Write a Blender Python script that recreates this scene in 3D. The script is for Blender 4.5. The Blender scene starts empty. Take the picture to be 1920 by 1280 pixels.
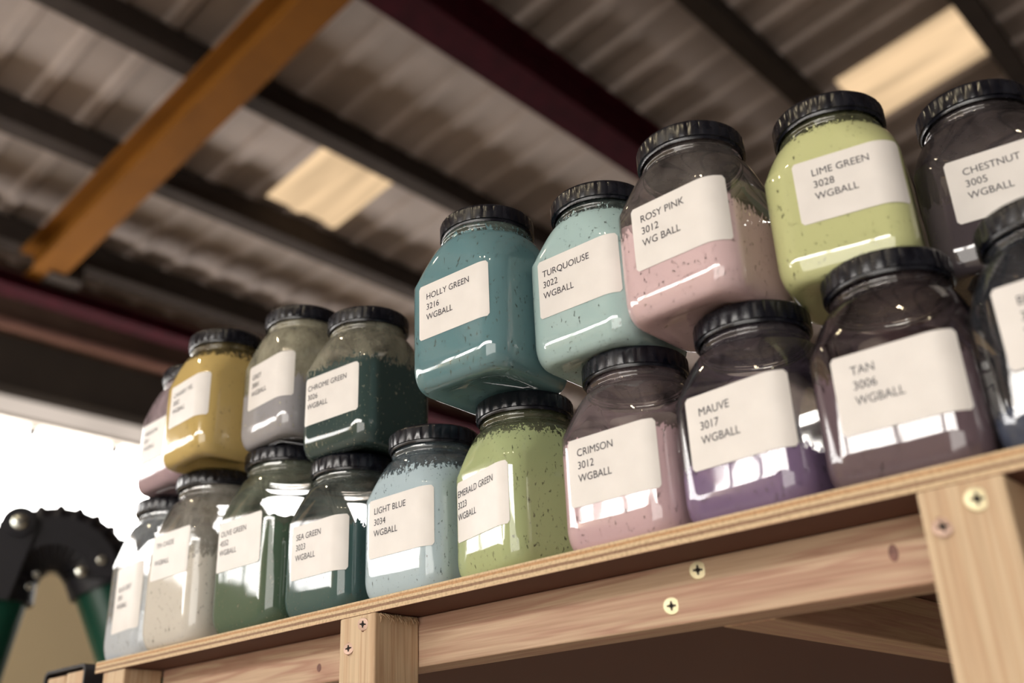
import bpy, bmesh, math, random
from mathutils import Vector, Matrix, noise
random.seed(7)
C = bpy.context.scene.collection
PI = math.pi

# ------------------------------------------------------------------ helpers
def s2l(c):
    return tuple(((v/255)/12.92 if v/255 <= .04045 else ((v/255+.055)/1.055)**2.4) for v in c) + (1,)

def new_mat(name):
    m = bpy.data.materials.new(name); m.use_nodes = True
    nt = m.node_tree; nt.nodes.clear()
    out = nt.nodes.new('ShaderNodeOutputMaterial')
    return m, nt, out

def N(nt, kind, **kw):
    n = nt.nodes.new(kind)
    for k, v in kw.items():
        if k in n.inputs: n.inputs[k].default_value = v
        else: setattr(n, k, v)
    return n

def L(nt, a, ao, b, bi): nt.links.new(a.outputs[ao], b.inputs[bi])

def ramp(nt, stops, interp='LINEAR'):
    r = nt.nodes.new('ShaderNodeValToRGB'); r.color_ramp.interpolation = interp
    e = r.color_ramp.elements
    while len(e) < len(stops): e.new(.5)
    for el, (p, c) in zip(e, stops):
        el.position = p; el.color = c if len(c) == 4 else s2l(c)
    return r

def plain(name, rgb, rough=.6, metal=0., noise_amt=.12, scale=8., bump=0., spec=.5, lin=None):
    """principled surface with a slight procedural mottling"""
    m, nt, out = new_mat(name)
    b = N(nt, 'ShaderNodeBsdfPrincipled', Roughness=rough, Metallic=metal)
    b.inputs['Specular IOR Level'].default_value = spec
    tc = N(nt, 'ShaderNodeTexCoord')
    nz = N(nt, 'ShaderNodeTexNoise', Scale=scale, Detail=5.)
    L(nt, tc, 'Object', nz, 'Vector')
    c = s2l(rgb)
    r = ramp(nt, [(.3, tuple(v*(1-noise_amt) for v in c[:3])+(1,)), (.7, tuple(min(1, v*(1+noise_amt)) for v in c[:3])+(1,))])
    L(nt, nz, 'Fac', r, 'Fac'); L(nt, r, 'Color', b, 'Base Color')
    if bump:
        bp = N(nt, 'ShaderNodeBump', Strength=bump, Distance=.002); L(nt, nz, 'Fac', bp, 'Height'); L(nt, bp, 'Normal', b, 'Normal')
    L(nt, b, 'BSDF', out, 'Surface')
    return m

def emit(name, rgb, strength, dirt_shade=.0, scale=3.):
    m, nt, out = new_mat(name)
    e = N(nt, 'ShaderNodeEmission', Strength=strength)
    tc = N(nt, 'ShaderNodeTexCoord'); nz = N(nt, 'ShaderNodeTexNoise', Scale=scale, Detail=3.)
    L(nt, tc, 'Object', nz, 'Vector')
    c = s2l(rgb)
    r = ramp(nt, [(.3, tuple(v*(1-dirt_shade) for v in c[:3])+(1,)), (.65, c)])
    L(nt, nz, 'Fac', r, 'Fac'); L(nt, r, 'Color', e, 'Color'); L(nt, e, 'Emission', out, 'Surface')
    return m

def link(o, parent=None):
    C.objects.link(o)
    if parent is not None: o.parent = parent
    return o

def mesh_obj(name, bm, mat, parent=None, smooth=None, recalc=True):
    if recalc: bmesh.ops.recalc_face_normals(bm, faces=bm.faces)
    me = bpy.data.meshes.new(name); bm.to_mesh(me); bm.free()
    me.materials.append(mat)
    o = bpy.data.objects.new(name, me)
    if smooth is not None:
        for p in me.polygons: p.use_smooth = True
        me.set_sharp_from_angle(angle=math.radians(smooth))
    return link(o, parent)

def tag(o, label=None, cat=None, group=None, kind=None):
    if label: o['label'] = label
    if cat: o['category'] = cat
    if group: o['group'] = group
    if kind: o['kind'] = kind
    return o

def empty(name, loc=(0, 0, 0), rz=0.):
    o = bpy.data.objects.new(name, None); o.location = loc; o.rotation_euler = (0, 0, rz); o.empty_display_size = .02
    return link(o)

def box(bm, x0, x1, y0, y1, z0, z1, bev=0.):
    r = bmesh.ops.create_cube(bm, size=1.)
    for v in r['verts']:
        v.co = Vector(((x0+x1)/2+v.co.x*(x1-x0), (y0+y1)/2+v.co.y*(y1-y0), (z0+z1)/2+v.co.z*(z1-z0)))
    if bev:
        es = list({e for v in r['verts'] for e in v.link_edges})
        bmesh.ops.bevel(bm, geom=es, offset=bev, segments=3, profile=.5, affect='EDGES')
    return bm

def BX(*a, **k):
    return box(bmesh.new(), *a, **k)

def tube(bm, pts, rad, seg=16, cap=True):
    """tube through points; rad number or list"""
    pts = [Vector(p) for p in pts]; n = len(pts)
    rs = rad if isinstance(rad, (list, tuple)) else [rad]*n
    rings = []; up = None
    for i, p in enumerate(pts):
        t = (pts[min(i+1, n-1)]-pts[max(i-1, 0)]).normalized()
        if up is None:
            up = t.orthogonal().normalized()
        up = (up - t*up.dot(t)).normalized(); b = t.cross(up)
        rings.append([bm.verts.new(p+(up*math.cos(2*PI*k/seg)+b*math.sin(2*PI*k/seg))*rs[i]) for k in range(seg)])
    for a, b in zip(rings, rings[1:]):
        for k in range(seg):
            bm.faces.new((a[k], a[(k+1) % seg], b[(k+1) % seg], b[k]))
    if cap:
        bm.faces.new(rings[0][::-1]); bm.faces.new(rings[-1])
    return bm

def rings_mesh(rings, cap0=True, cap1=True, bm=None):
    bm = bm or bmesh.new(); vr = [[bm.verts.new(p) for p in r] for r in rings]; n = len(rings[0])
    for a, b in zip(vr, vr[1:]):
        for k in range(n): bm.faces.new((a[k], a[(k+1) % n], b[(k+1) % n], b[k]))
    if cap0: bm.faces.new(vr[0][::-1])
    if cap1: bm.faces.new(vr[-1])
    return bm

# ------------------------------------------------------------------ camera
CAM = Vector((.51927, -.73377, -.20723))
az, pit, rol, FPX = -.72607386, .42291444, -.04460336, 1902.69
fw = Vector((math.sin(az)*math.cos(pit), math.cos(az)*math.cos(pit), math.sin(pit)))
r0 = fw.cross(Vector((0, 0, 1))).normalized(); u0 = r0.cross(fw)
ri = math.cos(rol)*r0+math.sin(rol)*u0; up = -math.sin(rol)*r0+math.cos(rol)*u0
cd = bpy.data.cameras.new('camera'); cam = bpy.data.objects.new('camera', cd); C.objects.link(cam)
M = Matrix((ri, up, -fw)).transposed().to_4x4(); M.translation = CAM; cam.matrix_world = M
cd.sensor_width = 36; cd.sensor_fit = 'HORIZONTAL'; cd.lens = FPX/1920*36
cd.clip_start = .01; cd.clip_end = 200
cd.dof.use_dof = True; cd.dof.aperture_fstop = 2.8
cd.dof.focus_distance = (Vector((-.2, .0, .2))-CAM).dot(fw)
bpy.context.scene.camera = cam

# ------------------------------------------------------------------ jar shape
W = .129; HB = .0645
ZB, ZS, ZN = .118, .164, .178          # body top, shoulder top, neck top
NP = 64
def outline(a, c, z, n=NP):
    """rounded square ring, half size a, corner radius c*a"""
    r = c*a; pts = []; q = n//4
    for k, (sx, sy) in enumerate([(1, 1), (-1, 1), (-1, -1), (1, -1)]):
        m = q
        for i in range(m):
            t = i/(m-1); 
            # spend a few points on the flats
            an = k*PI/2 + t*PI/2
            pts.append(Vector((sx*(a-r)+r*math.cos(an), sy*(a-r)+r*math.sin(an), z)))
    return pts
def smooth_profile(inset=0., zmax=9., neck=True, nb=9):
    P = []
    R = .014                                             # bottom edge rounding
    P.append((HB-R-.016-inset, .6, .004+inset))
    P.append((HB-R-.012-inset, .55, .0012+inset))
    for i in range(nb+2):
        t = i/(nb+1)*PI/2
        P.append((HB-R+R*math.sin(t)-inset, .45-.05*math.sin(t), (R-R*math.cos(t))*(1+.9*math.sin(t)**2)+inset*math.cos(t)))
    for z in (.03, .05, .07, .09, .105, ZB): P.append((HB-inset, .40, z))
    n = 12
    for i in range(1, n+1):
        t = i/n
        ell = 1-math.sqrt(max(0, 1-t*t)); lin = t**1.25
        f = .72*ell+.28*lin
        a = HB-(HB-.0515)*f*1.0
        c = .40+.60*min(1, t**.9)
        P.append((a-inset, c, ZB+(ZS-ZB)*t*(1 if t < .99 else 1)))
    # diagonal shoulder: shrink the corners more quickly than the faces
    if neck:
        P += [(.0500-inset, 1, ZS+.001), (.0500-inset, 1, ZS+.005), (.0512-inset, 1, ZS+.006), (.0512-inset, 1, ZS+.008), (.0490-inset, 1, ZS+.009), (.0490-inset, 1, ZN)]
    return [p for p in P if p[2] <= zmax]
PROF = smooth_profile()

def prof_at(z, inset):
    pr = smooth_profile(inset)
    for (a0, c0, z0), (a1, c1, z1) in zip(pr, pr[1:]):
        if z0 <= z <= z1:
            t = (z-z0)/max(1e-9, z1-z0); return a0+(a1-a0)*t, c0+(c1-c0)*t
    return pr[-1][:2]

def body_mesh(hs):
    bm = rings_mesh([[Vector((p.x, p.y, p.z*hs)) for p in outline(a, c, z)] for a, c, z in PROF], True, False)
    return bm

def powder_mesh(fill, seed, hs, tilt=(0, 0), rough=.0025, slump=0.):
    ins = .0016
    pr = [p for p in smooth_profile(ins, fill-.004)]
    rings = [outline(*p) for p in pr]
    a, c = prof_at(fill, ins)
    base = outline(a, c, fill)
    def hgt(x, y):
        v = noise.noise(Vector((x*45+seed*7, y*45, seed)))*rough*1.6+noise.noise(Vector((x*160, y*160+seed, 3)))*rough*.7
        return v+tilt[0]*x+tilt[1]*y
    top = []
    for q in base:
        z = fill+hgt(q.x, q.y); a2, c2 = prof_at(max(.02, min(z, .172)), ins)
        top.append(Vector((q.x*a2/a, q.y*a2/a, z)))
    rings.append(top)
    for s in (.85, .65, .4, .15):
        rings.append([Vector((q.x*s, q.y*s, fill+hgt(q.x*s, q.y*s)-slump*(1-s))) for q in base])
    return rings_mesh([[Vector((p.x, p.y, p.z*hs)) for p in r] for r in rings])

LR = .0553; LH = .022
def lid_mesh():
    """ribbed screw cap, z from 0 (skirt) to LH"""
    n = 30*5
    def ring(r, z, rib=0., saw=0.):
        out = []
        for k in range(n):
            g = k % 5
            rr = r-(rib if g == 0 else 0)-(saw if k % 2 else 0)
            an = 2*PI*k/n; out.append(Vector((rr*math.cos(an), rr*math.sin(an), z)))
        return out
    rs = [ring(LR-.006, .0030), ring(LR-.0032, .0), ring(LR-.0022, .0, 0, .0006), ring(LR-.0018, .0022), ring(LR-.0018, .0030),
          ring(LR-.0002, .0034, .0), ring(LR, .0045, .0009), ring(LR, LH-.004, .0009), ring(LR-.0005, LH-.0022, .0007), ring(LR-.0018, LH-.0006), ring(LR-.0035, LH),
          ring(LR-.006, LH), ring(LR-.007, LH-.0012), ring(LR-.02, LH-.0012)]
    return rings_mesh(rs)
LIDME = None

def arc_pos(s, a, r, off):
    """front of the rounded square: arc length s from the middle of the front face -> x, y"""
    sg = 1 if s >= 0 else -1; s = abs(s); fl = a-r
    if s <= fl: return sg*s, -a-off
    th = (s-fl)/r
    if th <= PI/2: return sg*(fl+(r+off)*math.sin(th)), -(a-r)-(r+off)*math.cos(th)
    return sg*(a+off), -(a-r)+(s-fl-r*PI/2)

def label_mesh(u, v, w, h, a, r, off=.0006):
    """a rounded-corner paper sticker following the jar's face"""
    bm = bmesh.new(); nx, ny = 40, 10; cr = .0032
    g = []
    for i in range(nx+1):
        sx = -w/2+w*i/nx
        d = max(0, cr-(w/2-abs(sx))); dz = cr-math.sqrt(max(0, cr*cr-d*d))
        col = []
        for j in range(ny+1):
            zz = (-h/2+dz)+(h-2*dz)*j/ny
            x, y = arc_pos(u+sx, a, r, off); col.append(bm.verts.new((x, y, v+zz)))
        g.append(col)
    for i in range(nx):
        for j in range(ny): bm.faces.new((g[i][j], g[i+1][j], g[i+1][j+1], g[i][j+1]))
    return bm

def text_mesh(lines, size, u, v, w, h, dx, dy, a, r, off=.0009):
    cu = bpy.data.curves.new('lettering', 'FONT'); cu.body = '\n'.join(lines); cu.size = size
    cu.space_line = 1.2; cu.resolution_u = 4; cu.offset = 0
    o = bpy.data.objects.new('lettering_source', cu); C.objects.link(o)
    dg = bpy.context.evaluated_depsgraph_get(); dg.update()
    me = bpy.data.meshes.new_from_object(o.evaluated_get(dg))
    C.objects.unlink(o); bpy.data.objects.remove(o)
    bm = bmesh.new(); bm.from_mesh(me); bpy.data.meshes.remove(me)
    ymax = max(q.co.y for q in bm.verts)
    for q in bm.verts:
        s = u-w/2+dx+q.co.x*.93; z = v+h/2-dy+(q.co.y-ymax)
        x, y = arc_pos(s, a, r, off); q.co = Vector((x, y, z))
    return bm

# ------------------------------------------------------------------ jar materials
def pet_mat(name, tint, amt, fill=.1, rgb=(200, 200, 200), seed=0.):
    """thin clear plastic with a film of pigment dust on it"""
    m, nt, out = new_mat(name)
    tc = N(nt, 'ShaderNodeTexCoord')
    mp = N(nt, 'ShaderNodeMapping'); mp.inputs['Location'].default_value = (seed, seed*.7, 0); mp.inputs['Scale'].default_value = (1, 1, .55)
    L(nt, tc, 'Object', mp, 'Vector')
    n1 = N(nt, 'ShaderNodeTexNoise', Scale=22., Detail=7., Roughness=.65)
    n2 = N(nt, 'ShaderNodeTexNoise', Scale=260., Detail=2.)
    L(nt, mp, 'Vector', n1, 'Vector'); L(nt, mp, 'Vector', n2, 'Vector')
    r1 = ramp(nt, [(.35, (amt*.35,)*3+(1,)), (.75, (min(1, amt*2.0),)*3+(1,))])
    r2 = ramp(nt, [(.69, (0, 0, 0, 1)), (.76, (.4*min(1, amt*2),)*3+(1,))])
    L(nt, n1, 'Fac', r1, 'Fac'); L(nt, n2, 'Fac', r2, 'Fac')
    ad = N(nt, 'ShaderNodeMath', operation='ADD', use_clamp=True); L(nt, r1, 'Color', ad, 0); L(nt, r2, 'Color', ad, 1)
    tr = N(nt, 'ShaderNodeBsdfTransparent'); tr.inputs['Color'].default_value = (.97, .97, .965, 1)
    df = N(nt, 'ShaderNodeBsdfDiffuse'); df.inputs['Color'].default_value = s2l(tint)
    tl = N(nt, 'ShaderNodeBsdfTranslucent'); tl.inputs['Color'].default_value = s2l(tint)
    dm = N(nt, 'ShaderNodeMixShader', Fac=.4); L(nt, df, 'BSDF', dm, 1); L(nt, tl, 'BSDF', dm, 2)
    mx = N(nt, 'ShaderNodeMixShader'); L(nt, ad, 'Value', mx, 'Fac'); L(nt, tr, 'BSDF', mx, 1); L(nt, dm, 'Shader', mx, 2)
    sp = N(nt, 'ShaderNodeSeparateXYZ'); L(nt, tc, 'Object', sp, 'Vector')
    mr = N(nt, 'ShaderNodeMapRange'); mr.inputs['From Min'].default_value = fill-.004; mr.inputs['From Max'].default_value = fill+.020
    mr.inputs['To Min'].default_value = .62; mr.inputs['To Max'].default_value = .25; L(nt, sp, 'Z', mr, 'Value')
    n4 = N(nt, 'ShaderNodeTexNoise', Scale=260., Detail=5., Roughness=.7); L(nt, mp, 'Vector', n4, 'Vector')
    sm = N(nt, 'ShaderNodeMath', operation='LESS_THAN'); L(nt, n4, 'Fac', sm, 0); L(nt, mr, 'Result', sm, 1)
    pc = N(nt, 'ShaderNodeBsdfDiffuse'); pc.inputs['Color'].default_value = powder_lin(rgb)+(1,)
    ma = N(nt, 'ShaderNodeMixShader'); L(nt, sm, 'Value', ma, 'Fac'); L(nt, mx, 'Shader', ma, 1); L(nt, pc, 'BSDF', ma, 2); mx = ma
    gl = N(nt, 'ShaderNodeBsdfGlossy', Roughness=.045)
    n3 = N(nt, 'ShaderNodeTexNoise', Scale=14., Detail=2.); L(nt, tc, 'Object', n3, 'Vector')
    bp = N(nt, 'ShaderNodeBump', Strength=.12, Distance=.004); L(nt, n3, 'Fac', bp, 'Height'); L(nt, bp, 'Normal', gl, 'Normal')
    fr = N(nt, 'ShaderNodeFresnel', IOR=1.85); L(nt, bp, 'Normal', fr, 'Normal')
    m2 = N(nt, 'ShaderNodeMixShader'); L(nt, fr, 'Fac', m2, 'Fac'); L(nt, mx, 'Shader', m2, 1); L(nt, gl, 'BSDF', m2, 2)
    L(nt, m2, 'Shader', out, 'Surface')
    return m

def powder_lin(rgb, k=1.08, d=.24):
    c = s2l(rgb)[:3]; g = .3*c[0]+.55*c[1]+.15*c[2]
    return tuple(min(.9, (v*(1-d)+g*d)*k+.012) for v in c)

def powder_mat(name, rgb, speck=.5, light=None):
    m, nt, out = new_mat(name)
    b = N(nt, 'ShaderNodeBsdfPrincipled', Roughness=.9); b.inputs['Specular IOR Level'].default_value = .15
    tc = N(nt, 'ShaderNodeTexCoord')
    n1 = N(nt, 'ShaderNodeTexNoise', Scale=18., Detail=6., Roughness=.6)
    n2 = N(nt, 'ShaderNodeTexNoise', Scale=320., Detail=3., Roughness=.6)
    L(nt, tc, 'Object', n1, 'Vector'); L(nt, tc, 'Object', n2, 'Vector')
    c = powder_lin(rgb)
    hi = powder_lin(light) if light else tuple(min(1, v*1.18) for v in c)
    r1 = ramp(nt, [(.32, tuple(v*.86 for v in c)+(1,)), (.68, hi+(1,))])
    L(nt, n1, 'Fac', r1, 'Fac')
    r2 = ramp(nt, [(.33, (1-speck,)*3+(1,)), (.39, (1, 1, 1, 1))])
    L(nt, n2, 'Fac', r2, 'Fac')
    mx = N(nt, 'ShaderNodeMix', data_type='RGBA', blend_type='MULTIPLY'); mx.inputs['Factor'].default_value = 1
    L(nt, r1, 'Color', mx, 6); L(nt, r2, 'Color', mx, 7); L(nt, mx, 2, b, 'Base Color')
    L(nt, b, 'BSDF', out, 'Surface')
    return m

def lid_mat():
    m, nt, out = new_mat('black_plastic')
    b = N(nt, 'ShaderNodeBsdfPrincipled', Roughness=.3); b.inputs['Specular IOR Level'].default_value = .6
    tc = N(nt, 'ShaderNodeTexCoord'); nz = N(nt, 'ShaderNodeTexNoise', Scale=60., Detail=6.); L(nt, tc, 'Object', nz, 'Vector')
    r = ramp(nt, [(.4, (.003, .0034, .007, 1)), (.8, (.014, .015, .022, 1))]); L(nt, nz, 'Fac', r, 'Fac'); L(nt, r, 'Color', b, 'Base Color')
    r2 = ramp(nt, [(.3, (.16,)*3+(1,)), (.7, (.34,)*3+(1,))]); L(nt, nz, 'Fac', r2, 'Fac'); L(nt, r2, 'Color', b, 'Roughness')
    L(nt, b, 'BSDF', out, 'Surface'); return m

def paper_mat():
    m, nt, out = new_mat('label_paper')
    b = N(nt, 'ShaderNodeBsdfPrincipled', Roughness=.42); b.inputs['Specular IOR Level'].default_value = .35
    tc = N(nt, 'ShaderNodeTexCoord'); nz = N(nt, 'ShaderNodeTexNoise', Scale=30., Detail=4.); L(nt, tc, 'Object', nz, 'Vector')
    r = ramp(nt, [(.3, (215, 211, 208)), (.7, (222, 218, 215))]); L(nt, nz, 'Fac', r, 'Fac'); L(nt, r, 'Color', b, 'Base Color')
    L(nt, b, 'BSDF', out, 'Surface'); return m
PAPER = paper_mat(); LIDM = lid_mat(); INK = plain('printer_ink', (26, 25, 42), .5, noise_amt=.05)

# ------------------------------------------------------------------ the jars
HL = .1975
#  name: (x, y, yaw, u, v, bodyscale(height), labelscale, fill, powder rgb, dust tint, dust amount, text, (dx, dy), label, group)
LOW = 'glass-clear jars standing on the shelf board'; UPP = 'jars of the upper layer resting on the lids below'
JARS = [
 # --- lower row, far end first
 ('L1', -.950, .092, -.12, .020, .090, .245, 1.0, .050, (176, 186, 198), (190, 198, 205), .42, ['BLUE GREY', '3031', 'WGBALL'], (.012, .030), {'bs': 1.15, 'lab': (.088, .098)},
  'dusty clear jar with a little pale blue-grey powder, farthest left on the shelf board'),
 ('L2', -.793, .071, .0, .003, .126, .247, .97, .098, (196, 190, 180), (215, 210, 200), .36, ['TIN OXIDE', '', 'WGBALL'], (.010, .012), {'bs': 1.15},
  'jar three-quarters full of off-white powder, second from the far left end of the shelf board'),
 ('L3', -.630, .080, .0, -.003, .114, .245, 1.0, .108, (58, 88, 66), (170, 178, 160), .34, ['OLIVE GREEN', '4552', 'WGBALL'], (.007, .012), {'bs': 1.15},
  'jar of dark bottle-green powder on the shelf board between the off-white and sea-green jars'),
 ('L4', -.482, .074, -.0, .013, .078, HL, 1.0, .100, (44, 84, 84), (150, 160, 155), .30, ['SEA GREEN', '3023', 'WGBALL'], (.008, .011), {},
  'jar of dark blue-green powder on the shelf board, left of the pale blue jar'),
 ('L5', -.336, .079, .013, .008, .081, HL, 1.02, .138, (160, 184, 196), (150, 168, 180), .30, ['LIGHT BLUE', '3034', 'WGBALL'], (.009, .010), {},
  'jar nearly full of pale sky-blue powder on the shelf board above the narrow post'),
 ('L6', -.191, .082, -.28, .006, .078, HL, 1.0, .146, (156, 170, 108), (160, 165, 130), .28, ['EMERALD GREEN', '3223', 'WGBALL'], (.0025, .010), {},
  'jar nearly full of moss-green powder, turned aside, standing on the shelf board'),
 ('L7', -.034, .079, .02, .006, .077, HL, 1.01, .100, (188, 152, 160), (170, 155, 158), .24, ['CRIMSON', '3012', 'WGBALL'], (.011, .0105), {},
  'half full jar of dusty mauve-pink powder on the shelf board, right of the moss-green jar'),
 ('L8', .104, .079, -.06, .011, .082, HL, 1.03, .047, (112, 88, 128), (160, 150, 160), .13, ['MAUVE', '3017', 'WGBALL'], (.013, .0125), {},
  'jar with a shallow layer of purple powder, standing on the shelf board'),
 ('L9', .238, .079, .06, .011, .075, HL, 1.0, .088, (92, 72, 82), (140, 122, 126), .11, ['TAN', '3006', 'WGBALL'], (.015, .011), {},
  'jar part filled with dark brown-purple powder on the shelf board, under the lime-green jar'),
 ('L10', .3695, .083, -.0, .013, .093, HL, 1.0, .030, (52, 64, 88), (120, 126, 138), .14, ['BLACK', '3020', 'WGBALL'], (.016, .011), {'bs': .965},
  'nearest jar on the shelf board, cut by the right edge, with a little blue-black powder'),
 ('L11', .330, .222, .1, .0, .080, HL, 1.0, .090, (110, 92, 84), (140, 130, 126), .2, ['BROWN', '3008', 'WGBALL'], (.012, .011), {},
  'brown powder jar set back in the second row behind the nearest two jars'),
 # --- upper layer
 ('U1', -.884, .070, -.052, .007, .076, .200, .95, .050, (164, 134, 146), (206, 186, 194), .6, ['MAROON', '3011', 'WGBALL'], (.008, .012), {'z': .2455},
  'farthest left jar of the upper layer, a little mauve powder and a pinkish film'),
 ('U2', -.740, .030, -.057, .016, .086, .200, .97, .150, (192, 160, 66), (200, 180, 120), .22, ['CANARY YEL.', '3002', 'WGBALL'], (.008, .012), {'z': .2455},
  'jar filled with mustard-yellow powder in the upper layer'),
 ('U3', -.598, .068, -.06, .018, .083, .200, .98, .074, (146, 144, 150), (215, 210, 185), .50, ['GREY', '3001', 'WGBALL'], (.008, .014), {'z': .2455},
  'upper-layer jar less than half full of grey powder, between the yellow and dark green jars'),
 ('U4', -.460, .075, .08, .0, .074, .198, .98, .112, (40, 66, 64), (200, 196, 175), .45, ['CHROME GREEN', '3026', 'WGBALL'], (.006, .011), {},
  'upper-layer jar mostly full of very dark green powder, rightmost of the low left group'),
 ('U5', -.188, .027, .058, .005, .088, .211, .99, .164, (80, 126, 134), (160, 180, 172), .22, ['HOLLY GREEN', '3216', 'WGBALL'], (.011, .0115), {'light': (112, 158, 164), 'bs': 1.06, 'lid': 1.0},
  'jar packed to the neck with deep teal powder, with a dusty grey-black lid'),
 ('U6', -.054, .070, .037, .008, .083, .199, 1.01, .160, (150, 182, 182), (168, 186, 184), .18, ['TURQUOIUSE', '3022', 'WGBALL'], (.006, .0125), {},
  'jar full of pale aqua powder between the deep teal jar and the rose-pink jar'),
 ('U7', .078, .053, -.003, .015, .081, .199, 1.03, .088, (202, 168, 172), (180, 172, 168), .16, ['ROSY PINK', '3012', 'WG BALL'], (.010, .011), {'tilt': (-.28, 0)},
  'jar two-thirds full of pale rose-pink powder, clear and scuffed above it'),
 ('U8', .206, .102, .24, .018, .084, .191, .97, .156, (184, 188, 116), (176, 178, 140), .20, ['LIME GREEN', '3028', 'WGBALL'], (.016, .011), {'bs': .965},
  'jar full of bright yellow-green powder in the upper layer'),
 ('U9', .316, .192, .18, .016, .077, .193, .97, .070, (66, 56, 62), (130, 120, 124), .24, ['CHESTNUT', '3005', 'WGBALL'], (.014, .011), {'bs': .965},
  'rightmost jar of the upper layer, cut by the right edge, dark brown dust inside'),
]

def make_jar(J, i):
    global LIDME
    (nm, x, y, yaw, u, v, H, ls, fill, rgb, tint, amt, txt, (dx, dy), opt, lab) = J
    upper = nm[0] == 'U'
    bs = opt.get('bs', 1.); hs = (H-.0195)/ZN/bs
    root = empty('pigment_jar', (x, y, opt.get('z', HL if upper else 0)+.0003), yaw)
    tag(root, lab, 'jar', UPP if upper else LOW)
    body = mesh_obj('jar_body', body_mesh(hs), pet_mat('dusty_clear_plastic', tint, amt, fill, rgb, seed=i*3.1), root, 60); body.scale = (bs,)*3
    if LIDME is None:
        lid = mesh_obj('lid', lid_mesh(), LIDM, root, 35); LIDME = lid.data
    else:
        lid = bpy.data.objects.new('lid', LIDME); link(lid, root)
    lid.location = (0, 0, H-LH); lid.scale = (opt.get('lid', bs),)*2+(1,); lid.rotation_euler = (0, 0, i*.37)
    pw = mesh_obj('pigment_powder', powder_mesh(fill, i+1, hs, opt.get('tilt', (random.uniform(-.06, .06), random.uniform(-.06, .06)))),
             powder_mat('pigment', rgb, .30, opt.get('light')), root, 50); pw.scale = (bs,)*3
    w, h = opt.get('lab', (.1*ls, .0666*ls)); r = .40*HB*bs; A_ = HB*bs
    lb = mesh_obj('paper_label', label_mesh(u, v, w, h, A_, r), PAPER, root, 60)
    mesh_obj('lettering', text_mesh(txt, .0106*ls, u, v, w, h, dx, dy, A_, r), INK, lb)
    return root
for i, J in enumerate(JARS): make_jar(J, i)

# ------------------------------------------------------------------ timber materials
def pine(name, axis, light=(200, 172, 146), dark=(150, 114, 94), scale=1., red=(178, 140, 120)):
    m, nt, out = new_mat(name)
    b = N(nt, 'ShaderNodeBsdfPrincipled', Roughness=.62); b.inputs['Specular IOR Level'].default_value = .25
    tc = N(nt, 'ShaderNodeTexCoord')
    mp = N(nt, 'ShaderNodeMapping'); sc = [34*scale]*3; sc[axis] = 1.6*scale; mp.inputs['Scale'].default_value = sc
    L(nt, tc, 'Object', mp, 'Vector')
    dn = N(nt, 'ShaderNodeTexNoise', Scale=.55, Detail=2.); L(nt, mp, 'Vector', dn, 'Vector')
    wv = N(nt, 'ShaderNodeTexNoise', Scale=1.15, Detail=4., Roughness=.5, Distortion=.7); L(nt, mp, 'Vector', wv, 'Vector')
    mp2 = N(nt, 'ShaderNodeMapping'); s2 = [420.]*3; s2[axis] = 9.; mp2.inputs['Scale'].default_value = s2; L(nt, tc, 'Object', mp2, 'Vector')
    fi = N(nt, 'ShaderNodeTexNoise', Scale=1., Detail=2.); L(nt, mp2, 'Vector', fi, 'Vector')
    r = ramp(nt, [(.26, dark), (.40, light), (.50, red), (.56, light), (.66, light), (.74, dark)])
    L(nt, wv, 'Fac', r, 'Fac')
    r2 = ramp(nt, [(.3, (.86, .84, .82, 1)), (.6, (1, 1, 1, 1))]); L(nt, fi, 'Fac', r2, 'Fac')
    mx = N(nt, 'ShaderNodeMix', data_type='RGBA', blend_type='MULTIPLY'); mx.inputs['Factor'].default_value = 1
    L(nt, r, 'Color', mx, 6); L(nt, r2, 'Color', mx, 7); L(nt, mx, 2, b, 'Base Color')
    bp = N(nt, 'ShaderNodeBump', Strength=.25, Distance=.001); L(nt, fi, 'Fac', bp, 'Height'); L(nt, bp, 'Normal', b, 'Normal')
    L(nt, b, 'BSDF', out, 'Surface'); return m

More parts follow.
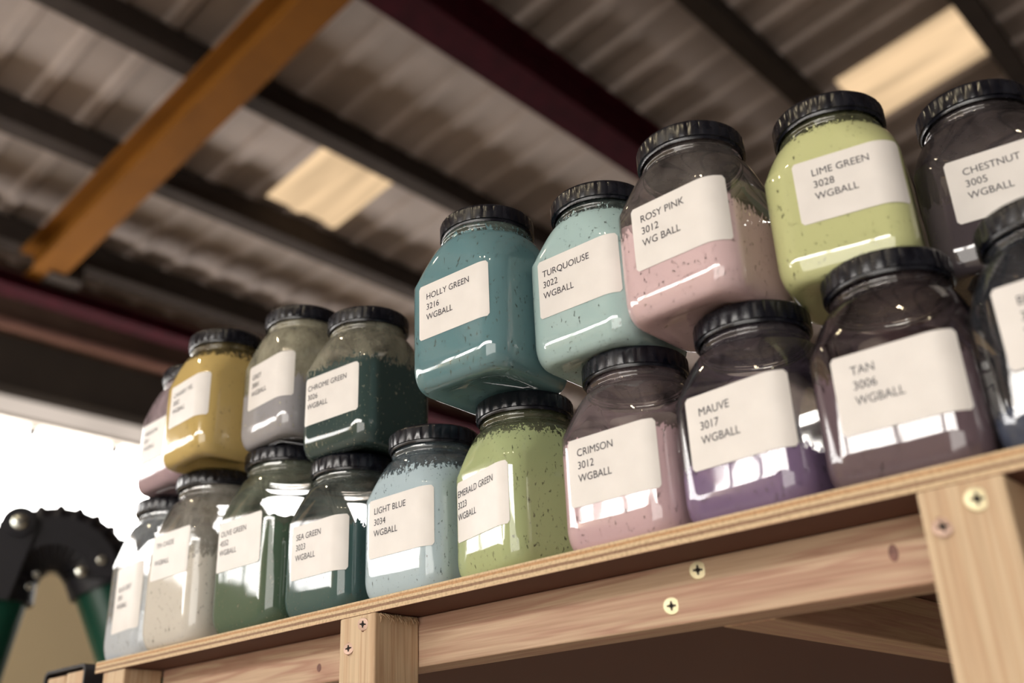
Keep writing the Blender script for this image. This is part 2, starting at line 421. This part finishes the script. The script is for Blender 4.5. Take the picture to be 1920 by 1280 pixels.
def ply_mat():
    """plywood: veneer layers in z, face veneer beneath"""
    m, nt, out = new_mat('plywood')
    b = N(nt, 'ShaderNodeBsdfPrincipled', Roughness=.65); b.inputs['Specular IOR Level'].default_value = .2
    tc = N(nt, 'ShaderNodeTexCoord'); sp = N(nt, 'ShaderNodeSeparateXYZ'); L(nt, tc, 'Object', sp, 'Vector')
    mp = N(nt, 'ShaderNodeMapping'); mp.inputs['Scale'].default_value = (7, 7, 90); L(nt, tc, 'Object', mp, 'Vector')
    nz = N(nt, 'ShaderNodeTexNoise', Scale=2., Detail=4.); L(nt, mp, 'Vector', nz, 'Vector')
    ma = N(nt, 'ShaderNodeMath', operation='MULTIPLY_ADD'); ma.inputs[1].default_value = .0022; L(nt, nz, 'Fac', ma, 0); L(nt, sp, 'Z', ma, 2)
    mr = N(nt, 'ShaderNodeMapRange'); mr.inputs['From Min'].default_value = -.0165; mr.inputs['From Max'].default_value = .0015; L(nt, ma, 'Value', mr, 'Value')
    A, B = (206, 182, 148), (146, 116, 94)
    r = ramp(nt, [(0, (196, 160, 134)), (.12, (196, 160, 134)), (.15, A), (.33, A), (.36, B), (.5, B), (.53, A), (.68, A), (.71, (186, 146, 108)), (.84, (186, 146, 108)), (.87, A), (1, A)])
    L(nt, mr, 'Result', r, 'Fac')
    n2 = N(nt, 'ShaderNodeTexNoise', Scale=330., Detail=2.); L(nt, tc, 'Object', n2, 'Vector')
    r2 = ramp(nt, [(.35, (.78, .76, .74, 1)), (.55, (1, 1, 1, 1))]); L(nt, n2, 'Fac', r2, 'Fac')
    mx = N(nt, 'ShaderNodeMix', data_type='RGBA', blend_type='MULTIPLY'); mx.inputs['Factor'].default_value = 1
    L(nt, r, 'Color', mx, 6); L(nt, r2, 'Color', mx, 7)
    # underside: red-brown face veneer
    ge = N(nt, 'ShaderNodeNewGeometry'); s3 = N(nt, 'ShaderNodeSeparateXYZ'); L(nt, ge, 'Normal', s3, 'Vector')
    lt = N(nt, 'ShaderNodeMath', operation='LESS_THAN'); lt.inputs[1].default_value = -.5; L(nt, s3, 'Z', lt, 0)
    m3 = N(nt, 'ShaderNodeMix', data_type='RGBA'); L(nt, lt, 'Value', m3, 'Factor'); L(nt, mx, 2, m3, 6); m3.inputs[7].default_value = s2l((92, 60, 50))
    L(nt, m3, 2, b, 'Base Color'); L(nt, b, 'BSDF', out, 'Surface'); return m

PX = pine('pine_rail', 0); PZ = pine('pine_post', 2, (204, 180, 150), (172, 140, 110), 1.1, (190, 160, 130)); PY = pine('pine_crossbar', 1, (190, 160, 130), (150, 115, 90))
PLY = ply_mat()
SCREW = plain('zinc_plated_steel', (236, 224, 184), .45, .35, .06, 200)
RUST = plain('reddish_screw_steel', (200, 170, 154), .5, .35, .1, 200)
SLOT = plain('screw_recess', (30, 22, 20), .8)

# ------------------------------------------------------------------ the shelf
XL, XR, YB = -.977, .95, 1.75
shelf = empty('storage_shelf', (0, 0, 0))
tag(shelf, 'pine and plywood shelf unit carrying the two layers of powder jars', 'shelf')
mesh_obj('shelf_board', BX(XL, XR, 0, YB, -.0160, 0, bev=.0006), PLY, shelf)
ZT, ZBm = -.0162, -.0705
mesh_obj('front_rail', BX(-.892, XR, .0615, .1085, ZBm, ZT, bev=.002), PX, shelf)
mesh_obj('back_rail', BX(-.892, XR, YB-.06, YB-.02, -.036, ZT, bev=.002), PX, shelf)
mesh_obj('cross_rail', BX(.015, .070, .1090, YB-.0605, -.0712, ZT, bev=.002), PY, shelf)
mesh_obj('cross_rail', BX(.60, .655, .1090, YB-.0605, -.0712, ZT, bev=.002), PY, shelf)
for (x0, x1) in ((-.405, -.345), (.255, .317)):
    post = mesh_obj('front_post', BX(x0, x1, -.0035, .0612, -2.1, -.0165 if x0 > 0 else -.0165, bev=.0025), PZ, shelf)
mesh_obj('corner_post', BX(-.955, -.8935, .002, .0612, -2.1, -.0163, bev=.0025), PZ, shelf)
for (x0, x1) in ((-.955, -.8935), (-.405, -.345), (.255, .317)):
    mesh_obj('back_post', BX(x0, x1, YB-.0195, YB+.04, -2.1, -.0163, bev=.0025), PZ, shelf)
# end grain splinters at the top of the sawn post
bm = bmesh.new()
for k in range(46):
    y0 = random.uniform(.002, .058); ln = random.uniform(.004, .010); z0 = -.0168-random.uniform(0, .002)
    p0 = Vector((-.3448, y0, z0)); p1 = p0+Vector((random.uniform(.0012, .004), random.uniform(-.004, .004), -ln*.55)); p2 = p1+Vector((random.uniform(-.001, .002), random.uniform(-.003, .003), -ln*.45))
    tube(bm, [p0, p1, p2], [.00055, .0004, .00012], 4)
mesh_obj('sawn_splinters', bm, PZ, shelf)['kind'] = 'stuff'

def screw(x, y, z, mat, r=.0052, tilt=0.):
    bm = rings_mesh([[Vector((rr*math.cos(2*PI*k/28), yy, rr*math.sin(2*PI*k/28))) for k in range(28)] for rr, yy in ((r*.95, .001), (r, -.0002), (r*.93, -.0010), (r*.6, -.0014), (r*.2, -.0015))])
    o = mesh_obj('screw', bm, mat, shelf, 40); o.location = (x, y-.0012, z); o.rotation_euler = (tilt, tilt*.8, .4)
    bm = bmesh.new()
    for a in (0, PI/2):
        b2 = bmesh.new(); box(b2, -r*.52, r*.52, -.0018, -.0008, -r*.11, r*.11)
        bmesh.ops.rotate(b2, verts=b2.verts, cent=(0, 0, 0), matrix=Matrix.Rotation(a, 3, 'Y'))
        me = bpy.data.meshes.new('tmp'); b2.to_mesh(me); b2.free(); bm.from_mesh(me); bpy.data.meshes.remove(me)
    for a in (PI/4, -PI/4):
        b2 = bmesh.new(); box(b2, -r*.3, r*.3, -.0017, -.0008, -r*.06, r*.06)
        bmesh.ops.rotate(b2, verts=b2.verts, cent=(0, 0, 0), matrix=Matrix.Rotation(a, 3, 'Y'))
        me = bpy.data.meshes.new('tmp'); b2.to_mesh(me); b2.free(); bm.from_mesh(me); bpy.data.meshes.remove(me)
    mesh_obj('screw_recess', bm, SLOT, o)
screw(-.3625, -.0036, -.0275, RUST, r=.0070, tilt=.12); screw(-.3865, -.0033, -.0505, RUST, r=.0068, tilt=-.2)
screw(.026, .0613, -.0265, SCREW, r=.0082); screw(-.006, .0613, -.0535, SCREW, r=.0080)
screw(.2965, -.0036, -.031, SCREW, r=.0086); screw(.2695, -.0036, -.0455, RUST, r=.0075, tilt=-.2)
# torn wood round the sunk screws
TORN = plain('torn_wood', (104, 66, 48), .9)
for (x, y, z) in ((-.3885, -.0036, -.0505), (-.3645, -.0036, -.0285), (.2675, -.0036, -.0445)):
    rings = [[Vector((x+rr*.72*math.cos(2*PI*k/24), y-.0002*q, z+rr*1.25*math.sin(2*PI*k/24))) for k in range(24)] for q, rr in ((0, .0056), (1, .0054))]
    mesh_obj('split_wood_around_screw', rings_mesh(rings), TORN, shelf)
# knots
def knot(x, y, z, rx, rz, nm='wood_knot'):
    bm = bmesh.new()
    rings_mesh([[Vector((x+rx*s*math.cos(2*PI*k/24), y-d, z+rz*s*math.sin(2*PI*k/24))) for k in range(24)] for s, d in ((1, 0), (.95, .0003), (.5, .0005))], bm=bm)
    mesh_obj(nm, bm, plain('knot_wood', (122, 84, 74), .6, scale=150, noise_amt=.3), shelf)
knot(-.525, .0615, -.052, .0042, .0050); knot(.205, .0615, -.043, .004, .007)

# strapped timber at the far end
tim = empty('strapped_timber_bundle', (-1.065, .03, -2.1))
tag(tim, 'two upright timbers held by a black strap at the far end of the shelf', 'timber')
mesh_obj('timber', BX(-.062, -.003, -.031, .03, 0, 2.092, bev=.003), PZ, tim)
mesh_obj('timber', BX(-.0005, .058, -.031, .03, 0, 2.094, bev=.003), PZ, tim)
bm = bmesh.new()
def loop(x0, x1, z0, z1, r):
    out = []
    for k, (cx, cz) in enumerate(((x1-r, z1-r), (x0+r, z1-r), (x0+r, z0+r), (x1-r, z0+r))):
        for i in range(7):
            a = k*PI/2+i/6*PI/2; out.append((cx+r*math.cos(a), cz+r*math.sin(a)))
    return out
ou, inn = loop(-.069, .065, 1.90, 2.1025, .012), loop(-.0645, .0605, 1.905, 2.098, .009)
y0, y1 = -.034, .022; n = len(ou)
vo = [[bm.verts.new((x, y, z)) for x, z in L_] for L_, y in ((ou, y0), (ou, y1), (inn, y1), (inn, y0))]
for q in range(4):
    a, b = vo[q], vo[(q+1) % 4]
    for k in range(n): bm.faces.new((a[k], a[(k+1) % n], b[(k+1) % n], b[k]))
mesh_obj('strap', bm, plain('black_webbing', (22, 20, 26), .6), tim, 40)

# ------------------------------------------------------------------ the hall (positions relative to the camera height)
FL = -2.10
cb = math.cos(math.radians(8)); sb = math.sin(math.radians(8))
AP = Vector((0, 1, 0)); AC = Vector((-cb, 0, -sb)); AN = Vector((-sb, 0, cb))
HR = 5.0
def roof(p, c, h=0.):
    """p metres along the purlins, c metres down the slope, h above the sheet line"""
    return CAM + AP*p + AC*c + AN*(HR+h)

PITCH = .335
def prof(p):
    t = (p/PITCH) % 1.
    if t < .62: return 0.
    if t < .70: return (t-.62)/.08*.026
    if t < .92: return .026
    return (1-t)/.08*.026
def sheet(p0, p1, c0, c1, h=0.):
    ps = [p0, p1]; k = math.floor(p0/PITCH)
    while k*PITCH < p1:
        for t in (0., .62, .70, .92):
            q = (k+t)*PITCH
            if p0 < q < p1: ps.append(q)
        k += 1
    ps = sorted(set(ps)); rows = [[roof(q, c, h-prof(q)+.0) for q in ps] for c in (c0, c1)]
    bm = bmesh.new(); a = [bm.verts.new(v) for v in rows[0]]; b = [bm.verts.new(v) for v in rows[1]]
    a2 = [bm.verts.new(v+AN*.004) for v in rows[0]]; b2 = [bm.verts.new(v+AN*.004) for v in rows[1]]
    for k in range(len(ps)-1):
        bm.faces.new((a[k], a[k+1], b[k+1], b[k])); bm.faces.new((a2[k], b2[k], b2[k+1], a2[k+1]))
    return bm
ROOFM = plain('weathered_roof_sheet', (150, 136, 128), .7, .0, .2, 1.4)
C0, C1, P0, P1 = -7.0, 7.62, -9.0, 13.0
SK = [(3.68, 4.36, 4.30, 5.06), (6.20, 6.90, .60, 1.52)]
PURL = [-5.2, -4.0, -2.85, -1.7, -.6, .53, 1.72, 2.9, 4.10, 5.20, 6.38]
cuts_c = sorted({C0, C1} | {s[2] for s in SK} | {s[3] for s in SK})
cb_ = bmesh.new()
for ca, cc in zip(cuts_c, cuts_c[1:]):
    segs = [(P0, P1)]
    for (a, b, c, d) in SK:
        if c <= ca+1e-6 and cc <= d+1e-6:
            segs = [s for (u, w) in segs for s in ((u, a), (b, w)) if s[1] > s[0]]
    for (u, w) in segs:
        me = bpy.data.meshes.new('t'); q = sheet(u, w, ca, cc); q.to_mesh(me); q.free(); cb_.from_mesh(me); bpy.data.meshes.remove(me)
tag(mesh_obj('ceiling', cb_, ROOFM, recalc=False), kind='structure')
SKY = emit('translucent_roof_panel', (255, 218, 172), 1.0, .45, 1.3)
_nt = SKY.node_tree; _mp = _nt.nodes.new('ShaderNodeMapping'); _mp.inputs['Scale'].default_value = (.6, 5.5, .6)  # noise stretched into streaks: corrugation shading painted in along with the dirt
_tc = [q for q in _nt.nodes if q.type == 'TEX_COORD'][0]; _nz = [q for q in _nt.nodes if q.type == 'TEX_NOISE'][0]
_nt.links.new(_tc.outputs['Object'], _mp.inputs['Vector']); _nt.links.new(_mp.outputs['Vector'], _nz.inputs['Vector'])
for i, (a, b, c, d) in enumerate(SK):
    o = mesh_obj('roof_light', sheet(a, b, c, d, .002), SKY, recalc=False)
    tag(o, ['glowing corrugated roof light panel left of the deep maroon beam', 'glowing corrugated roof light panel at the upper right, above the lime jar'][i], 'skylight', 'roof lights')

def roofbox(p0, p1, c0, c1, h0, h1, bm=None):
    bm = bm or bmesh.new()
    v = [[[bm.verts.new(roof(p, c, h)) for h in (h0, h1)] for c in (c0, c1)] for p in (p0, p1)]
    f = lambda *q: bm.faces.new(q)
    f(v[0][0][0], v[0][1][0], v[0][1][1], v[0][0][1]); f(v[1][0][0], v[1][0][1], v[1][1][1], v[1][1][0])
    f(v[0][0][0], v[0][0][1], v[1][0][1], v[1][0][0]); f(v[0][1][0], v[1][1][0], v[1][1][1], v[0][1][1])
    f(v[0][0][0], v[1][0][0], v[1][1][0], v[0][1][0]); f(v[0][0][1], v[0][1][1], v[1][1][1], v[1][0][1])
    return bm
DK = plain('dark_purlin_paint', (58, 51, 47), .85, spec=.1)
for i, c in enumerate(PURL):
    bm = roofbox(P0, P1, c-.085, c-.065, -.25, -.036)
    roofbox(P0, P1, c-.065, c+.05, -.25, -.235, bm); roofbox(P0, P1, c-.065, c+.05, -.05, -.036, bm); roofbox(P0, P1, c+.03, c+.05, -.235, -.05, bm)
    tag(mesh_obj('roof_purlin', bm, DK), kind='structure'); 
MAR = plain('maroon_steel_paint', (48, 5, 15), .8, noise_amt=.25, spec=.1)
def ibeam(p0, p1, c0, c1, h0, h1, along='p', tf=.02, tw=.012):
    bm = bmesh.new()
    if along == 'p':
        m = (c0+c1)/2
        roofbox(p0, p1, c0, c1, h0, h0+tf, bm); roofbox(p0, p1, c0, c1, h1-tf, h1, bm); roofbox(p0, p1, m-tw/2, m+tw/2, h0+tf, h1-tf, bm)
    else:
        m = (p0+p1)/2
        roofbox(p0, p1, c0, c1, h0, h0+tf, bm); roofbox(p0, p1, c0, c1, h1-tf, h1, bm); roofbox(m-tw/2, m+tw/2, c0, c1, h0+tf, h1-tf, bm)
    return bm
tag(mesh_obj('maroon_runway_beam', ibeam(P0, P1, 2.52, 2.74, -.66, -.26), MAR), kind='structure')
tag(mesh_obj('maroon_eaves_beam', ibeam(P0, P1, 6.23, 6.385, -.66, -.55), MAR), kind='structure')
YEL = plain('amber_beam_paint', (112, 70, 20), .8, noise_amt=.12, scale=3, spec=.1)
tag(mesh_obj('amber_rafter_beam', ibeam(2.45, 2.67, 2.75, 6.36, -.56, -.252, 'c', .02, .014), YEL), kind='structure')
# cleat where the amber beam meets the eaves beam, and bolts on the maroon beam
cl = mesh_obj('beam_cleat', roofbox(2.56, 2.80, 6.06, 6.22, -.58, -.42), DK); tag(cl, kind='structure')

WX = CAM.x-7.5
z = lambda rel: rel+CAM.z
def wallbox(name, mat, x0, x1, y0, y1, z0, z1, **k):
    return tag(mesh_obj(name, BX(x0, x1, y0, y1, z0, z1), mat), kind='structure', **k)
BEI = plain('beige_wall_panel', (226, 208, 170), .8, noise_amt=.04, scale=1)
BRN = plain('brown_wall_cladding', (96, 74, 64), .8, noise_amt=.3, scale=2)
DKW = plain('dark_wall_band', (58, 50, 44), .85, noise_amt=.15, scale=2)
PAL = plain('pale_lintel', (214, 204, 192), .6, noise_amt=.05)
PNK = plain('pinkish_pipe_paint', (150, 112, 104), .5)
YA, YZ = CAM.y-8.2, 12.0
wallbox('wall_left', BEI, WX-.2, WX, YA, YZ, FL, z(1.74))
wallbox('wall_left_upper', DKW, WX-.2, WX, YA, YZ, z(2.97), z(3.38))
wallbox('wall_left_top', BRN, WX-.2, WX, YA, YZ, z(3.38), z(4.05))
EAV = emit('glowing_lintel_strip', (236, 220, 206), .85, .2, 1.5)  # pale lintel strip; emission stands in for window light bounced onto it
wallbox('lintel_glow_strip', EAV, WX-.16, WX-.14, YA, YZ, z(2.755), z(2.965))
wallbox('trim_1', PAL, WX-.2, WX+.02, YA, YZ, z(2.725), z(2.76))
wallbox('trim_2', DKW, WX-.2, WX+.05, YA, YZ, z(2.955), z(2.98))
bm = bmesh.new(); tube(bm, [(WX+.1, YA, z(3.42)), (WX+.1, YZ, z(3.42))], .05, 14)
tag(mesh_obj('wall_pipe', bm, PNK, smooth=50), kind='structure')
WIN = emit('overcast_daylight_pane', (255, 251, 247), 11.0)
WIN2 = emit('overcast_daylight_window', (255, 249, 242), 18.0)
o = mesh_obj('window_1', BX(WX-.15, WX-.13, YA, YZ, z(1.74), z(2.73)), WIN); tag(o, kind='structure')
bm = bmesh.new()
for k in range(-10, 14):
    y = CAM.y+2.99+.66*k; box(bm, WX-.12, WX-.04, y-.02, y+.02, z(2.66), z(2.735))
    if y < -1.0: box(bm, WX-.12, WX-.08, y-.03, y+.03, z(1.74), z(2.73))
tag(mesh_obj('window_1_hangers', bm, DK), kind='structure')
# wall behind the photographer, with a long window band
YW = CAM.y-7.3
for (nm, z0, z1) in (('wall_front', FL, 2.44), ('wall_front_upper', 3.34, 6.4)):
    wallbox(nm, BEI if z0 < 0 else DKW, WX, CAM.x+(-.9 if z0 < 0 else 7), YW-.9, YW-.7, z0, z1)
o = mesh_obj('window_2', BX(WX, CAM.x+3.5, YW-.85, YW-.83, 2.44, 3.34), WIN2); tag(o, kind='structure')
FILL_GLOW = emit('added_fill_glow', (255, 249, 240), 3.8)  # invented glowing panel, added out of view to brighten the jar fronts
tag(mesh_obj('added_fill_panel', BX(CAM.x-.85, CAM.x+6.8, YW-.85, YW-.83, FL, 2.42), FILL_GLOW), kind='structure')
wallbox('wall_front_right', DKW, CAM.x+3.5, CAM.x+7, YW-.9, YW-.7, 2.44, 3.34)
wallbox('trim_3', DKW, CAM.x-.9, CAM.x+7, YW-.9, YW-.7, 2.42, 2.44)
bm = bmesh.new()
for k in range(12):
    x = WX+.5+.93*k; box(bm, x-.035, x+.035, YW-.82, YW-.72, 2.44, 3.34)
tag(mesh_obj('window_2_mullions', bm, DK), kind='structure')
wallbox('wall_back', plain('dark_back_wall', (70, 60, 54), .9, scale=1), WX-.2, CAM.x+7, YZ, YZ+.2, FL, 6.4)
wallbox('wall_right', plain('dark_side_wall', (64, 56, 52), .9, scale=1), CAM.x+6.8, CAM.x+7, YA, YZ, FL, 6.4)
tag(mesh_obj('floor', BX(WX-.2, CAM.x+7, YA, YZ, FL-.1, FL), plain('concrete_floor', (176, 166, 154), .8, scale=2)), kind='structure')

# ------------------------------------------------------------------ fume extraction arm (black elbow between two green tubes)
d = Vector((.405, .914, 0)).normalized(); zz = Vector((0, 0, 1)); nrm = d.cross(zz)
O = Vector((-2.2335, .463, .364))
def ap(u, w, t=0.): return O+d*u+zz*w+nrm*t
arm = empty('extraction_arm', ap(0, 0)); 
tag(arm, 'dark green fume extraction arm with a black ribbed elbow against the bright opening', 'extraction arm')
MI = arm.matrix_world
def P_(u, w, t=0.): return ap(u, w, t)-O
BLK = plain('black_rubber', (20, 19, 28), .55, noise_amt=.2)
GRN = plain('green_enamel', (10, 66, 52), .35, noise_amt=.15, scale=3)
BOLT = plain('bright_bolt_steel', (225, 228, 220), .25, 1.)
RA, RT = .124, .086
pts, rad = [], []
n = 96
for k in range(n+1):
    a = PI-(.0+PI*1.0)*k/n
    a = PI*1.0 - k/n*(PI*.92)
    pts.append(P_(RA*math.cos(a), RA*math.sin(a)*1.0)); rad.append(RT+(.009 if k % 8 in (3, 4, 5) else 0))
mesh_obj('ribbed_elbow_hose', tube(bmesh.new(), pts, rad, 24), BLK, arm, 60)
mesh_obj('arm_tube', tube(bmesh.new(), [P_(-RA, -.025), P_(-RA-.03, -.20), P_(-RA-.34, -2.3)], [.078, .078, .078], 28), GRN, arm, 60)
e = Vector((RA*math.cos(.08*PI), RA*math.sin(.08*PI))); dv = Vector((math.sin(.42), -math.cos(.42)))
mesh_obj('arm_tube', tube(bmesh.new(), [P_(e.x, e.y), P_(e.x+dv.x*.2, e.y+dv.y*.2), P_(e.x+dv.x*1.6, e.y+dv.y*1.6)], .078, 28), GRN, arm, 60)
mesh_obj('tube_collar', tube(bmesh.new(), [P_(-RA, .01), P_(-RA, -.055)], .090, 28), BLK, arm, 40)
mesh_obj('tube_collar', tube(bmesh.new(), [P_(e.x-dv.x*.01, e.y-dv.y*.01), P_(e.x+dv.x*.04, e.y+dv.y*.04)], .090, 28), BLK, arm, 40)
def plate(poly, t0, t1, name='side_bracket'):
    bm = bmesh.new(); a = [bm.verts.new(P_(u, w, t0)) for u, w in poly]; b = [bm.verts.new(P_(u, w, t1)) for u, w in poly]
    bm.faces.new(a[::-1]); bm.faces.new(b)
    for k in range(len(a)): bm.faces.new((a[k], a[(k+1) % len(a)], b[(k+1) % len(b)], b[k]))
    return mesh_obj(name, bm, BLK, arm)
arcp = [(RA*1.32*math.cos(a), RA*1.32*math.sin(a)) for a in [PI*.80-k*PI*.78/16 for k in range(17)]] + [(RA*.72*math.cos(a), RA*.72*math.sin(a)) for a in [PI*.02+k*PI*.78/16 for k in range(17)]]
plate(arcp, .086, .094)
plate([(-RA-.07, -.05), (-RA+.03, -.06)]+[(-.094+.045*math.cos(a), .138+.045*math.sin(a)) for a in [-.3+k*3.4/14 for k in range(15)]], .095, .104)
def bolt(u, w, r, t=.092, nm='bolt'):
    c0 = P_(u, w, t); bm = bmesh.new(); tube(bm, [c0, c0+nrm*.006, c0+nrm*.009], [r, r, r*.7], 20); return mesh_obj(nm, bm, BOLT, arm, 40)
tube_ = bmesh.new(); c0 = P_(-.094, .138, .102); tube(tube_, [c0, c0+nrm*.012], [.036, .034], 28); mesh_obj('pivot_disc', tube_, BLK, arm, 40)
bolt(-.094, .138, .019, .115, 'pivot_bolt'); bolt(.070, .020, .014, .095); bolt(.116, .052, .012, .095); bolt(-.036, .010, .009, .088); bolt(-.048, -.022, .009, .088); bolt(-.145, -.055, .009, .100)

# ------------------------------------------------------------------ lamps of the hall
def lamp(x, y, zc, power, i):
    t = empty('high_bay_lamp', (x, y, zc)); tag(t, 'round high bay lamp hanging behind the photographer', 'lamp', 'high bay lamps')
    bm = rings_mesh([[Vector((r*math.cos(2*PI*k/32), r*math.sin(2*PI*k/32), h)) for k in range(32)] for r, h in ((.22, 0), (.20, .08), (.1, .2), (.06, .3))], False, True)
    mesh_obj('lamp_shade', bm, DK, t, 40)
    bm = rings_mesh([[Vector((r*math.cos(2*PI*k/24), r*math.sin(2*PI*k/24), h)) for k in range(24)] for r, h in ((.10, .10), (.11, .06), (.07, .02), (.02, .005))])
    mesh_obj('lamp_bulb', bm, emit('warm_lamp_glow', (255, 236, 196), power), t, 60)
for i, (x, y) in enumerate(((-.2, -3.2), (-1.6, -3.6), (1.4, -3.0), (-3.2, -1.6))):
    lamp(x, y, 3.6, 110, i)

w = bpy.data.worlds.new('world'); bpy.context.scene.world = w; w.use_nodes = True
w.node_tree.nodes['Background'].inputs[0].default_value = (.9, .93, 1, 1); w.node_tree.nodes['Background'].inputs[1].default_value = .6

sc = bpy.context.scene
sc.view_settings.view_transform = 'Standard'; sc.view_settings.look = 'None'; sc.view_settings.gamma = 1; sc.view_settings.use_curve_mapping = False
sc.view_settings.exposure = 0.0
sc.cycles.max_bounces = 10; sc.cycles.transparent_max_bounces = 40; sc.cycles.diffuse_bounces = 4; sc.cycles.glossy_bounces = 4
sc.cycles.use_denoising = True; sc.cycles.sample_clamp_indirect = 6
